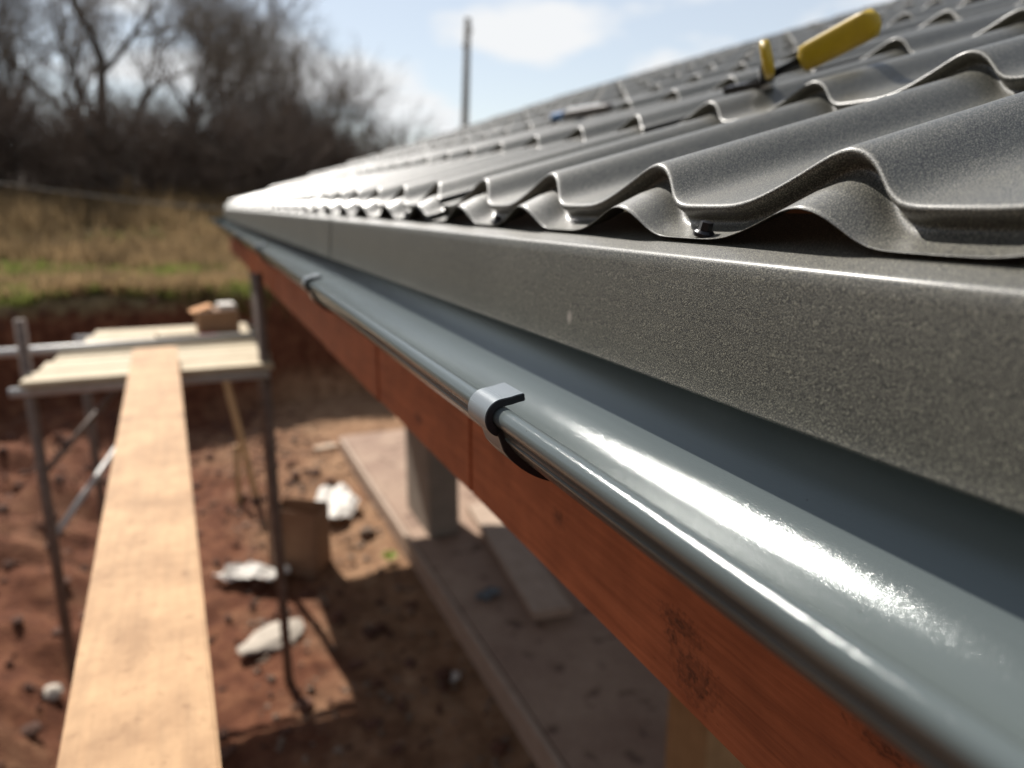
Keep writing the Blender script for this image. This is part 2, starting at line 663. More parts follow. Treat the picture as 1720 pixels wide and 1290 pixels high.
# path up the slope: list of (u, n, lipweight)
path = []
for k in range(7):
    u = U1 * .66 * k / 6
    path.append((u, saw(u), 1 - k / 6))
fr = .0034
lean = .0085           # the riser leans outwards over its foot
for i in range(NROW):
    us = U1 + i * LMOD
    n0 = 0.0
    n1 = HSTEP
    # foot fillet, riser, head fillet
    foot = us + lean
    path += [(foot - .0120, n0 + .0006, 0), (foot - .0085, n0 + .0006, 0), (foot - .0060, n0 + .0008, 0), (foot - .0040, n0 + .0013, 0),
             (foot - .0024, n0 + .0021, 0), (foot - .0012, n0 + .0033, 0), (foot - .0004, n0 + .0048, 0), (us + lean * .80, n0 + .0068, 0),
             (us + lean * .40, n0 + .0105, 0),
             (us + lean * .1, n1 - .0046, 0), (us + .0002, n1 - .0024, 0), (us + .0012, n1 - .0008, 0), (us + .0032, n1 - .0002, 0),
             (us + .0065, n1 - .00025, 0)]
    for k in range(1, 8):
        u = us + .0065 + (LMOD - .0065 - .018) * k / 7.0
        if k == 7:
            u = us + LMOD - .0150
        path.append((u, saw(u), 0))

CREST0 = .329            # y of the crest nearest to the focus plane
B_n = saw(0) + AMPL      # crest height at the eave edge
X0 = .306 + B_n * SA
Z0 = -.0026 - B_n * CA


def roof_pt(u, v, n):
    return (X0 + u * CA - n * SA, v, Z0 + u * SA + n * CA)


NW = 6
cols = [k - 1 + t for k in range(NW + 1) for t in TSAMP if k - 1 + t >= -.27] + [NW + .0, NW + .03]
nv = len(cols)
sv = []
sheet_me = bpy.data.meshes.new('roof_sheet')
ps = [pchip(SYMM, t) for t in cols]
for (u, nn, lw) in path:
    w = lw
    for k, t in enumerate(cols):
        h = (AMP * (1 - w) + AMPL * w) * ps[k]
        du = -ARCH * (1 - ps[k]) ** 1.15 * (1 - w)
        lift = .0006 + .0062 * sm((.10 - t) / .37)          # near edge laps over its neighbour
        sv.append(roof_pt(u + du, t * WAVE, nn + h + lift))
sf = [(j * nv + k, (j + 1) * nv + k, (j + 1) * nv + k + 1, j * nv + k + 1) for j in range(len(path) - 1) for k in range(nv - 1)]
sheet_me.from_pydata(sv, [], sf)
for p_ in sheet_me.polygons:
    p_.use_smooth = True
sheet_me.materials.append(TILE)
tmp = bpy.data.objects.new('roof_sheet', sheet_me)
COL.objects.link(tmp)
sol = tmp.modifiers.new('s', 'SOLIDIFY')
sol.thickness = .0005
sol.offset = 1 if sheet_me.polygons[500].normal.z < 0 else -1
dg = bpy.context.evaluated_depsgraph_get()
thick = bpy.data.meshes.new_from_object(tmp.evaluated_get(dg))
bpy.data.objects.remove(tmp)
thick.name = 'roof_sheet'

house = empty('house', (1.4, 4.5, GROUND))
tag(house, 'open-sided house with dark graphite wavy metal tile roof, red-brown fascia and timber posts', 'house')
HL = house.location.copy()


def hpart(o):
    """parent keeping world coordinates"""
    o.parent = house
    o.matrix_parent_inverse = Matrix.Translation(-HL)
    return o


# screw mesh: washer, flange and hexagon head
bm = bmesh.new()
for (r0, r1, z0, z1, sg) in ((.0066, .0066, -.001, .0012, 20), (.0060, .0048, .0012, .0024, 20), (.0041, .0038, .0024, .0074, 6)):
    bmesh.ops.create_cone(bm, cap_ends=True, segments=sg, radius1=r0, radius2=r1, depth=z1 - z0,
                          matrix=Matrix.Translation((0, 0, (z0 + z1) / 2)))
screw_me = bpy.data.meshes.new('screw')
bm.to_mesh(screw_me)
bm.free()
screw_me.materials.append(BLACKM)

sheet_starts = [-8, -2, 4, 10, 16, 22, 28]          # crest numbers where sheets begin
rnd = random.Random(3)
ROOF_END = CREST0 + 34 * WAVE - .09
for s0 in sheet_starts:
    sh = link('roof_sheet', thick)
    hpart(sh)
    y0 = CREST0 + s0 * WAVE
    sh.location = (0, y0, 0)
    rows = NROW if s0 < 16 else 6
    for r in range(rows):
        for q in range(NW):
            if (q + r) % 2 != 0:
                continue
            tq = q + .58 + rnd.uniform(-.03, .03)
            if r == 0:
                u = .0085
                n_ = saw(u) + .0010
                tq = q + .50 + rnd.uniform(-.02, .02)
            else:
                u = U1 + r * LMOD - .034
                n_ = saw(u) + .0010
            sc_ = bpy.data.objects.new('screw', screw_me)
            COL.objects.link(sc_)
            sc_.parent = sh
            sc_.location = roof_pt(u, tq * WAVE, n_)
            sc_.scale = (1.15, 1.15, 1.15)
            sc_.rotation_euler = (rnd.uniform(-.04, .04), -ALPHA * .85 + rnd.uniform(-.05, .05), rnd.uniform(0, 3))

# dark strip added under the sheets to keep the eave arches black
bm = bmesh.new()
box(bm, (.375, (ROOF_END - .95) / 2, -.045), (.05, ROOF_END + .9, .045), Matrix.Rotation(-ALPHA, 3, 'Y'), .002, 1)
hpart(bm_link('eave_gap_filler', bm, POST))
# rear slope and ridge capping
XR = X0 + (path[-1][0]) * CA
ZR = Z0 + path[-1][0] * SA
bm = bmesh.new()
nyr = 200
ya, yb = CREST0 - 8 * WAVE, CREST0 + 34 * WAVE
prev = None
for k in range(nyr * 2 + 1):
    y = ya + (yb - ya) * k / (nyr * 2)
    h = AMP * pchip(SYMM, (y - CREST0) / WAVE)
    a = bm.verts.new((XR + .01, y, ZR + h))
    b = bm.verts.new((XR + 3.3, y, ZR - 3.3 * math.tan(ALPHA) + h))
    if prev:
        bm.faces.new((prev[0], prev[1], b, a))
    prev = (a, b)
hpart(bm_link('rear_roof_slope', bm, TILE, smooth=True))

# eave trim: tilted top plate, rounded bend, vertical face, hem
def trim_piece(y0, y1, off):
    prof = []
    xt, zt = .290 - off, -.0318 + off
    for t in (1, .5, .12):
        prof.append((xt + .10 * t * 1.0, zt + .10 * t * SA / CA * .80))
    prof.append((xt + .0060, zt + .0010))
    for k in range(1, 5):                       # bend
        a = R_(75) * k / 4
        prof.append((xt + .0045 - .0045 * math.sin(a) * 1.0, zt + .0006 - .0045 * (1 - math.cos(a))))
    prof += [(xt - .0007, zt - .010), (xt - .0030, zt - .040), (xt - .0054, zt - .070), (xt - .0061, zt - .0785), (xt - .0068, zt - .0816),
             (xt - .0071, zt - .0826), (xt - .0060, zt - .0836), (xt - .0038, zt - .0820)]
    bm = bmesh.new()
    n = max(2, int((y1 - y0) / .05))
    rings = []
    for i in range(n + 1):
        y = y0 + (y1 - y0) * i / n
        wob = .0006 * noise.noise(Vector((y * 3.1, 1.7, 0)))
        rings.append([bm.verts.new((x + wob, y, z + .5 * wob)) for x, z in prof])
    for i in range(n):
        for k in range(len(prof) - 1):
            bm.faces.new((rings[i][k], rings[i][k + 1], rings[i + 1][k + 1], rings[i + 1][k]))
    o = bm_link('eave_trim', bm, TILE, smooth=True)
    return hpart(o)


trim_piece(-1.0, 1.78, 0.0)
trim_piece(1.70, 3.72, .0012)
trim_piece(3.64, ROOF_END - .01, .0)

# fascia boards, each cut short, butted with a fine gap
seams = [-1.06, -.246, .874, 1.390, 1.996, 2.58, 3.15, 3.73, 4.30, 4.90, 5.50, 6.05, ROOF_END - .05]
rnd = random.Random(5)
for a, b in zip(seams[:-1], seams[1:]):
    dx = rnd.uniform(-.0012, .0012)
    bm = bmesh.new()
    z1, z0 = -.128, -.369 + rnd.uniform(-.0015, .0015)
    box(bm, (.3225 + dx, (a + b) / 2, (z0 + z1) / 2), (.025, b - a - .0065, z1 - z0), None, .0028, 2)
    hpart(bm_link('fascia_board', bm, FASC))

# rafters (underside) and posts with a beam
y = -.9
while y < ROOF_END:
    bm = bmesh.new()
    L_ = 3.35
    c = Vector((.335 + L_ / 2 * CA, y, -.125 + L_ / 2 * SA - .02))
    box(bm, c, (L_, .05, .12), Matrix.Rotation(-ALPHA, 3, 'Y'), .003, 1)
    hpart(bm_link('rafter', bm, POST))
    y += .85
for (px, py, dy, mt) in ((1.40, 4.76, .58, PIER), (1.40, 1.686, .20, OCHRE), (1.40, -.8, .20, OCHRE)):
    hpart(box_obj('post', (px, py, (SLAB + .02) / 2), (.20, dy, -(SLAB) + .02), mt, None, None, .006, 2))
box_obj('beam', (1.40, 2.4, .085), (.16, 7.6, .16), POST, None, None, .006, 2)
hpart(COL.objects[-1])
# porch slab
bm = bmesh.new()
box(bm, (1.177 + 3.2, 2.3, (SLAB + GROUND - .3) / 2), (6.4, 9.4, SLAB - GROUND + .3), None, .012, 2)
slab = bm_link('porch_slab', bm, SLABM)
tag(slab, kind='structure')
fb = box_obj('formwork_board', (1.158, 2.6, SLAB - .055), (.032, 8.6, .14), OFFCUT, None, None, .004, 2)
tag(fb, 'long narrow formwork board along the edge of the porch slab', 'board')

# ------------------------------------------------------------------ gutter
gutter = empty('gutter', (.24, 2.9, -.18))
tag(gutter, 'grey-blue metal half-round gutter with rolled front bead hanging under the eave', 'gutter')
GLOC = gutter.location.copy()


def gpart(o, parent=None):
    if parent is None:
        o.parent = gutter
        o.matrix_parent_inverse = Matrix.Translation(-GLOC)
    return o


def gfall(y):
    if y < 1.6:
        return -.0012 + .0098 * y
    return -.0012 + .0098 * 1.6 + .0098 * .5 * (1 - math.exp(-(y - 1.6) / .5)) + .0016 * (y - 1.6)


GC = (.238, -.1205)
GR = .066
BC = (.1797, -.1392)
BR = .0070


def gutter_profile():
    pr = []
    a0, a1 = 209.5, 360.0
    pr.append((GC[0] + GR - .004, GC[1] + .020))
    pr.append((GC[0] + GR - .0005, GC[1] + .021))
    pr.append((GC[0] + GR, GC[1] + .012))
    for k in range(34):
        a = R_(a1 + (a0 - a1) * k / 33)
        pr.append((GC[0] + GR * math.cos(a), GC[1] + GR * math.sin(a)))
    return pr


def extrude_y(prof, ys_, name, mat, close=False):
    bm = bmesh.new()
    rings = []
    for y in ys_:
        dz = gfall(y)
        rings.append([bm.verts.new((x, y, z + dz)) for x, z in prof])
    n = len(prof)
    for i in range(len(rings) - 1):
        for k in range(n if close else n - 1):
            bm.faces.new((rings[i][k], rings[i][(k + 1) % n], rings[i + 1][(k + 1) % n], rings[i + 1][k]))
    if close:
        bm.faces.new(rings[0])
        bm.faces.new(rings[-1][::-1])
    return bm_link(name, bm, mat, smooth=True)


gys = [-.9 + .15 * k for k in range(int((ROOF_END + .95) / .15) + 1)]
ch = extrude_y(gutter_profile(), gys, 'channel', GUT)
s = ch.modifiers.new('s', 'SOLIDIFY')
s.thickness = .0008
s.offset = 0
gpart(ch)
# rolled bead: curl of sheet, almost closed, with its seam towards the channel
bp = []
for k in range(41):
    a = R_(258 - 338 * k / 40)
    bp.append((BC[0] + BR * math.cos(a), BC[1] + BR * math.sin(a)))
bp = [(GC[0] + GR * math.cos(R_(209.5)) + .0002, GC[1] + GR * math.sin(R_(209.5)))] + bp
bead = extrude_y(bp, gys, 'bead', GUT)
bead.parent = ch
# end cap at the far end
bm = bmesh.new()
pr = gutter_profile()[2:]
yE = gys[-1] - .0005
vs = [bm.verts.new((x * .999, yE, z + gfall(yE))) for x, z in pr]
bm.faces.new(vs)
gpart(bm_link('end_cap', bm, GUT))


# brackets: strap hooked over the bead, passing under the channel to the fascia
def bracket_mesh():
    ctr = []
    rb = BR + .0034
    ctr.append((BC[0] + .0150, BC[1] + .0128))
    ctr.append((BC[0] + .0105, BC[1] + .0122))
    ctr.append((BC[0] + .0060, BC[1] + .0112))
    for a in range(92, 266, 8):
        ctr.append((BC[0] + rb * math.cos(R_(a)), BC[1] + rb * math.sin(R_(a))))
    ro = GR + .0032
    for a in range(216, 322, 5):
        ctr.append((GC[0] + ro * math.cos(R_(a)), GC[1] + ro * math.sin(R_(a))))
    ctr.append((.306, -.186))
    th = .0027
    L, Rr = [], []
    for i, (x, z) in enumerate(ctr):
        x0_, z0_ = ctr[max(0, i - 1)]
        x1_, z1_ = ctr[min(len(ctr) - 1, i + 1)]
        d = Vector((x1_ - x0_, z1_ - z0_)).normalized()
        nrm = Vector((-d.y, d.x))
        L.append((x + nrm.x * th, z + nrm.y * th))
        Rr.append((x - nrm.x * th, z - nrm.y * th))
    W = .034
    bm = bmesh.new()
    rows = []
    for y in (-W / 2, W / 2):
        rows.append(([bm.verts.new((x, y, z)) for x, z in L], [bm.verts.new((x, y, z)) for x, z in Rr]))
    (l0, r0), (l1, r1) = rows
    n = len(ctr)
    for i in range(n - 1):
        bm.faces.new((l0[i], l0[i + 1], l1[i + 1], l1[i]))
        bm.faces.new((r0[i], r1[i], r1[i + 1], r0[i + 1]))
        bm.faces.new((l0[i], r0[i], r0[i + 1], l0[i + 1]))
        bm.faces.new((l1[i], l1[i + 1], r1[i + 1], r1[i]))
    bm.faces.new((l0[0], l1[0], r1[0], r0[0]))
    bm.faces.new((l0[-1], r0[-1], r1[-1], l1[-1]))
    bmesh.ops.recalc_face_normals(bm, faces=bm.faces)
    es = [e for e in bm.edges if len(e.link_faces) == 2 and e.calc_face_angle(0) > 1.0]
    bmesh.ops.bevel(bm, geom=es, offset=.0006, segments=2, affect='EDGES', clamp_overlap=True)
    me = bpy.data.meshes.new('bracket')
    bm.to_mesh(me)
    bm.free()
    me.materials.append(CLIP)
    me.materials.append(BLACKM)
    for p in me.polygons:
        p.use_smooth = True
        if abs(p.normal.y) > .9:                 # strap sides go black, their shade painted into the colour
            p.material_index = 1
    me.set_sharp_from_angle(angle=R_(35))
    return me


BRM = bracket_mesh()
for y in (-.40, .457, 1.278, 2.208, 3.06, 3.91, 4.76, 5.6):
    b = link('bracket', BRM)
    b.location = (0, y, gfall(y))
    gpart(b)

# ------------------------------------------------------------------ scaffold
scaf = empty('scaffold', (-.2, 4.1, GROUND))
tag(scaf, 'tubular steel scaffold with pale board deck standing in the dug pit', 'scaffold')
SL = scaf.location.copy()


def spart(o):
    o.parent = scaf
    o.matrix_parent_inverse = Matrix.Translation(-SL)
    return o


ZD = -.70     # underside of deck boards
for (x, y, top) in ((-.681, 3.694, -.47), (.262, 3.444, -.29), (-.60, 4.72, -.76), (.335, 4.693, -.30)):
    gz = ground_h(x, y) - .05
    spart(tube_obj('leg', [(x, y, gz), (x, y, top)], .0225, RUSTY))
spart(tube_obj('ledger', [(-.70, 3.42, ZD - .022), (.275, 3.40, ZD - .022)], .020, STEEL))
spart(tube_obj('ledger', [(-.62, 4.69, ZD - .022), (.345, 4.665, ZD - .022)], .020, STEEL))
spart(tube_obj('ledger', [(.262, 3.444, ZD - .075), (.335, 4.693, ZD - .075)], .018, STEEL))
spart(tube_obj('ledger', [(-.681, 3.694, ZD - .075), (-.60, 4.72, ZD - .075)], .018, STEEL))
spart(tube_obj('brace', [(-.672, 3.70, -1.15), (-.36, 4.25, -.87)], .013, RUSTY))
spart(tube_obj('brace', [(-.664, 3.70, -1.44), (-.40, 4.23, -1.18)], .014, STEEL))
rnd = random.Random(11)
yy = 3.37
lefts = [-.655, -.625, -.60, -.585, -.53, -.51]
for k in range(6):
    w = .205
    xl, xr = lefts[k], .285 + .02 * rnd.random()
    spart(box_obj('deck_board', ((xl + xr) / 2, yy + w / 2, ZD + .013), (xr - xl, w, .026), DECK, None,
                  Matrix.Rotation(rnd.uniform(-.012, .012), 3, 'Z'), .003, 2))
    yy += w + .012

# walkway plank from the deck to below the camera
pl = bmesh.new()
A = Vector((-.098, .40, -.668))
B = Vector((-.176, 3.62, -.628))
d = (B - A).normalized()
sx_ = Vector((0, 0, 1)).cross(d).normalized()
rot = Matrix((sx_, d, sx_.cross(d))).transposed()
box(pl, (A + B) / 2, (.178, (B - A).length, .034), rot, .004, 2)
o = bm_link('walkway_plank', pl, PLANK)
tag(o, 'long rough tan plank running from the scaffold deck to the bottom of the picture', 'plank')
# its near end rests on a second trestle, right under the photographer
tr = empty('trestle', (-.1, .55, GROUND))
tag(tr, 'wooden trestle under the near end of the long plank', 'trestle')
TLc = tr.location.copy()
for x in (-.38, .18):
    o = box_obj('leg', (x, .55, (GROUND - .70) / 2 - .01), (.07, .07, -.70 - GROUND + .02), POST)
    o.parent = tr
    o.matrix_parent_inverse = Matrix.Translation(-TLc)
o = box_obj('crossbar', (-.1, .55, -.732), (.66, .08, .09), POST)
o.parent = tr
o.matrix_parent_inverse = Matrix.Translation(-TLc)

# loose tube lying on the deck
o = tube_obj('metal_tube', [(-1.45, 3.93, -.648), (.30, 3.985, -.648)], .021, STEEL)
tag(o, 'light grey metal tube lying across the scaffold deck', 'tube')

# box, flat packs and red clamp on the deck
DT = ZD + .027
bx = empty('cardboard_box', (.105, 4.36, DT), R_(6))
tag(bx, 'brown cardboard box with open orange flap and white side on the scaffold deck', 'box')
o = box_obj('carton', (0, 0, .062), (.20, .17, .122), CARD, bx, None, .003, 2)
o = box_obj('top_flap', (-.075, .02, .130), (.11, .15, .004), ORANGE, bx, Matrix.Rotation(R_(-16), 3, 'Y'), .001, 1)
o = box_obj('white_packet', (.055, .02, .137), (.085, .13, .026), WHITE, bx, None, .004, 2)
o = box_obj('side_label', (.1015, 0, .07), (.003, .14, .09), WHITE, bx, None, .001, 1)
o = box_obj('board_offcut', (-.105, 4.20, DT + .018), (.17, .17, .034), DECK, None, Matrix.Rotation(R_(9), 3, 'Z'), .003, 2)
tag(o, 'thick pale board offcut on the scaffold deck left of the cardboard box', 'board')
o = box_obj('batten_offcut', (-.165, 4.08, DT + .011), (.12, .045, .022), OFFCUT, None, Matrix.Rotation(R_(-14), 3, 'Z'), .002, 2)
tag(o, 'short narrow batten offcut on the deck beside the pale board', 'board')
bm = bmesh.new()
pts = [Vector((math.cos(a) * .028, math.sin(a) * .02, .010 + .004 * math.sin(3 * a))) for a in [R_(x) for x in range(-20, 270, 20)]]
tube(bm, pts, .009, 8)
box(bm, (.035, -.015, .011), (.05, .018, .02), Matrix.Rotation(.4, 3, 'Z'), .004, 2)
o = bm_link('red_clamp', bm, RED, smooth=True)
o.location = (.045, 4.20, DT)
tag(o, 'small red plastic clamp lying in front of the cardboard box', 'clamp')


# ------------------------------------------------------------------ things in the pit
def rock(name, loc, size, mat, seed, label, cat, group=None):
    bm = bmesh.new()
    bmesh.ops.create_icosphere(bm, subdivisions=3, radius=1.0)
    for v in bm.verts:
        k = 1 + .28 * noise.noise(v.co * 1.3 + Vector((seed, 0, 0))) + .10 * noise.noise(v.co * 4 + Vector((0, seed, 0)))
        v.co = Vector((v.co.x * size[0], v.co.y * size[1], v.co.z * size[2])) * k
    o = bm_link(name, bm, mat)
    o.location = (loc[0], loc[1], ground_h(loc[0], loc[1]) + size[2] * .55)
    o.rotation_euler = (0, 0, seed)
    tag(o, label, cat, group)
    return o


rock('stone', (-.745, 3.56), (.045, .04, .03), STONE, 1.3, 'pale fist-sized stone on red soil left of the long plank', 'stone')
rock('stone', (.235, 3.86), (.11, .20, .035), STONE, 2.1, 'flat grey stone slab at the foot of the front scaffold leg', 'stone')
rock('stone', (.98, 4.98), (.055, .05, .035), CLODM2, 3.2, 'dark clod of earth beside the crumpled white sheet', 'stone')


def scrap(name, loc, sx, sy, h, mat, seed, label, cat, rz=0.0, amp=.05, edge=.25):
    """crumpled thin sheet with ragged outline and thickness"""
    bm = bmesh.new()
    N = 22
    grid = {}
    for i in range(N + 1):
        for j in range(N + 1):
            x = (i / N - .5)
            y = (j / N - .5)
            r = math.hypot(x, y)
            a = math.atan2(y, x)
            lim = .46 * (1 - edge * (.5 + .5 * noise.noise(Vector((math.cos(a) * 1.6 + seed, math.sin(a) * 1.6, 0)))) * 1.3)
            k = min(1.0, lim / r) if r > 1e-6 else 1
            x *= k
            y *= k
            z = amp * (noise.noise(Vector((x * 5 + seed, y * 5, 1))) + .5 * abs(noise.noise(Vector((x * 11, y * 11 + seed, 4))))) + h * (x + .5)
            grid[i, j] = bm.verts.new((x * sx, y * sy, z))
    for i in range(N):
        for j in range(N):
            bm.faces.new((grid[i, j], grid[i + 1, j], grid[i + 1, j + 1], grid[i, j + 1]))
    bmesh.ops.remove_doubles(bm, verts=bm.verts, dist=.0008)
    o = bm_link(name, bm, mat)
    m = o.modifiers.new('s', 'SOLIDIFY')
    m.thickness = .006
    o.location = (loc[0], loc[1], ground_h(loc[0], loc[1]) + loc[2])
    o.rotation_euler = (0, 0, rz)
    tag(o, label, cat)
    return o


scrap('torn_sheet', (.86, 5.55, .05), .46, .95, .03, WHITE, 4.2, 'crumpled white plastic sheet on the ground behind the standing cardboard', 'sheet', R_(-8), .07, .35)
scrap('torn_sheet', (.18, 4.62, .06), .62, .32, -.03, WHITE, 8.4, 'torn whitish sheet lifted off the soil right of the long plank', 'sheet', R_(-16), .055, .4)
scrap('paper_scrap', (1.03, 3.20, .02), .085, .07, .01, WHITE, 2.4, 'small white paper scrap in the shade next to the slab edge', 'paper', .4, .02, .3)

# open cardboard carton standing on end, its shaded side to the camera
cb = empty('standing_carton', (.497, 4.76, ground_h(.5, 4.75)), R_(-37))
tag(cb, 'dark brown cardboard carton standing on end in the shade between white sheets', 'box')
W_, D_, H_ = .335, .20, .42
t_ = .006
box_obj('front_panel', (0, -D_ / 2, H_ / 2), (W_, t_, H_), CARD, cb, Matrix.Rotation(R_(2), 3, 'Y'), .001, 1)
box_obj('rear_panel', (0, D_ / 2, H_ / 2), (W_, t_, H_), CARD, cb, None, .001, 1)
box_obj('side_panel', (-W_ / 2, 0, H_ / 2 - .01), (t_, D_ - .008, H_ - .03), CARD, cb, None, .001, 1)
box_obj('side_panel', (W_ / 2, 0, H_ / 2 - .01), (t_, D_ - .008, H_ - .03), CARD, cb, None, .001, 1)
box_obj('flap', (.03, -D_ / 2 - .035, .014), (W_ * .9, .08, t_), CARD, cb, Matrix.Rotation(R_(-14), 3, 'X'), .001, 1)

# wooden stakes and the brick
for (a, b, r, lab) in (((.185, 6.05, GROUND - .05), (.205, 6.12, -1.86), .020, 'short pale wooden stake in the pit, left of its longer neighbour'),
                       ((.33, 6.10, GROUND - .05), (.165, 6.35, -1.30), .022, 'long leaning wooden stake behind the scaffold legs')):
    bm = bmesh.new()
    A, B = Vector(a), Vector(b)
    d = (B - A).normalized()
    sx_ = d.orthogonal().normalized()
    rot = Matrix((sx_, d.cross(sx_), d)).transposed()
    box(bm, (A + B) / 2, (r * 2, r * 1.6, (B - A).length), rot, .003, 1)
    o = bm_link('wooden_stake', bm, STAKE)
    tag(o, lab, 'stake', 'stakes in the pit')
bk = bmesh.new()
box(bk, (0, 0, .035), (.22, .11, .07), None, .006, 2)
o = bm_link('brick', bk, BRICK)
o.location = (1.04, 7.05, ground_h(1.04, 7.05) - .006)
o.rotation_euler = (.03, 0, R_(12))
tag(o, 'pale brick lying on the bare earth at the far end of the slab', 'brick')

# green seedling
pt = empty('seedling', (1.03, 4.52, ground_h(1.03, 4.52)))
tag(pt, 'small bright green weed sprouting from the soil by the slab', 'plant')
rnd = random.Random(9)
for k in range(11):
    a = k * 2.4
    L_ = rnd.uniform(.05, .095)
    bm = bmesh.new()
    n = 5
    lv = []
    for i in range(n + 1):
        t = i / n
        w = .017 * math.sin(math.pi * min(.98, t * .92 + .06))
        r = L_ * t * .75
        z = L_ * (t * .95 - .45 * t * t) + .01
        c = Vector((math.cos(a) * r, math.sin(a) * r, z))
        sd = Vector((-math.sin(a), math.cos(a), .15)) * w
        lv.append((bm.verts.new(c - sd), bm.verts.new(c + Vector((0, 0, -.004))), bm.verts.new(c + sd)))
    for i in range(n):
        bm.faces.new((lv[i][0], lv[i][1], lv[i + 1][1], lv[i + 1][0]))
        bm.faces.new((lv[i][1], lv[i][2], lv[i + 1][2], lv[i + 1][1]))
    bm_link('leaf', bm, LEAF, pt, smooth=True)

# plank and rag on the slab
bm = bmesh.new()
A, B = Vector((1.79, 4.80, SLAB + .028)), Vector((1.605, 3.25, SLAB + .036))
d = (B - A).normalized()
sx_ = Vector((0, 0, 1)).cross(d).normalized()
rot = Matrix((sx_, d, sx_.cross(d))).transposed()
box(bm, (A + B) / 2, (.225, (B - A).length, .045), rot, .004, 2)
o = bm_link('slab_board', bm, OFFCUT)
tag(o, 'wide grey-brown board lying on the porch slab behind the post', 'board')
o = scrap('crumpled_rag', (1.375, 3.61, 0), .20, .10, .01, RAG, 6.1, 'small crumpled grey-blue rag on the shaded porch slab', 'rag', .2, .035, .3)
o.location.z = SLAB + .012


# clods and gravel
def lumps(name, n, area, rsize, mat, seed, lab):
    rnd = random.Random(seed)
    base = bmesh.new()
    bmesh.ops.create_icosphere(base, subdivisions=1, radius=1)
    bv = [v.co.copy() for v in base.verts]
    bf = [[v.index for v in f.verts] for f in base.faces]
    base.free()
    V, F = [], []
    for _ in range(n):
        x = rnd.uniform(area[0], area[1])
        y = rnd.uniform(area[2], area[3])
        r = rsize[0] * (rsize[1] / rsize[0]) ** (rnd.random() ** 2.2)
        z = ground_h(x, y)
        o = len(V)
        sc = [r * rnd.uniform(.7, 1.3) for _ in range(3)]
        ph = rnd.random() * 10
        for v in bv:
            k = 1 + .5 * noise.noise(v * 1.4 + Vector((ph, 0, ph)))
            V.append((x + v.x * sc[0] * k, y + v.y * sc[1] * k, z + sc[2] * .35 + v.z * sc[2] * .75 * k))
        F += [[i + o for i in f] for f in bf]
    me = bpy.data.meshes.new(name)
    me.from_pydata(V, [], F)
    o = link(name, me, mat)
    tag(o, lab, 'soil', kind='stuff')
    return o


lumps('soil_clods', 1300, (-3.2, 1.1, 2.3, 8.9), (.009, .05), CLODM, 21, 'loose red-brown soil clods covering the pit floor')
lumps('gravel', 800, (.1, 1.15, 2.3, 8.0), (.006, .025), CLODM2, 22, 'small grey gravel scattered along the slab')


# ------------------------------------------------------------------ meadow grass
def blades(name, n, seed, mat, hgt, fn, lab, tall=0.0):
    rnd = random.Random(seed)
    V, F = [], []
    c = 0
    while c < n:
        y = 8.9 + 17 * rnd.random() ** 1.4
        x = rnd.uniform(-.28, .36) * y * 1.1 - .2
        if not fn(x, y):
            if rnd.random() > .06:
                continue
        c += 1
        z = ground_h(x, y)
        if z < -1.35:
            continue
        for _ in range(3):
            a = rnd.random() * 6.28
            L_ = hgt * rnd.uniform(.5, 1.25) * (1 + tall * max(0.0, y - 11) / 6.0)
            le = rnd.uniform(.1, .7) * L_
            w = .006 + .004 * y / 10
            bx_, by_ = x + rnd.uniform(-.05, .05), y + rnd.uniform(-.05, .05)
            dx, dy = math.cos(a), math.sin(a)
            o = len(V)
            V += [(bx_ - dy * w, by_ + dx * w, z - .02), (bx_ + dy * w, by_ - dx * w, z - .02),
                  (bx_ + dx * le * .4 + dy * w * .7, by_ + dy * le * .4 - dx * w * .7, z + L_ * .6),
                  (bx_ + dx * le * .4 - dy * w * .7, by_ + dy * le * .4 + dx * w * .7, z + L_ * .6),
                  (bx_ + dx * le, by_ + dy * le, z + L_)]
            F += [(o, o + 1, o + 2, o + 3), (o + 3, o + 2, o + 4)]
    me = bpy.data.meshes.new(name)
    me.from_pydata(V, [], F)
    o = link(name, me, mat)
    tag(o, lab, 'grass', kind='stuff')


blades('dry_grass', 16000, 31, STRAW, .20, lambda x, y: fbm(x, y, .55) < .10 + .02 * (y - 11), 'dry straw-coloured grass and weeds on the bank above the pit', 1.3)
blades('green_grass', 9000, 32, GREEN, .12, lambda x, y: fbm(x, y, .55) > -.12 + .09 * (y - 10.5) - .12 * min(1.0, x + .6), 'fresh green grass patches on the bank')


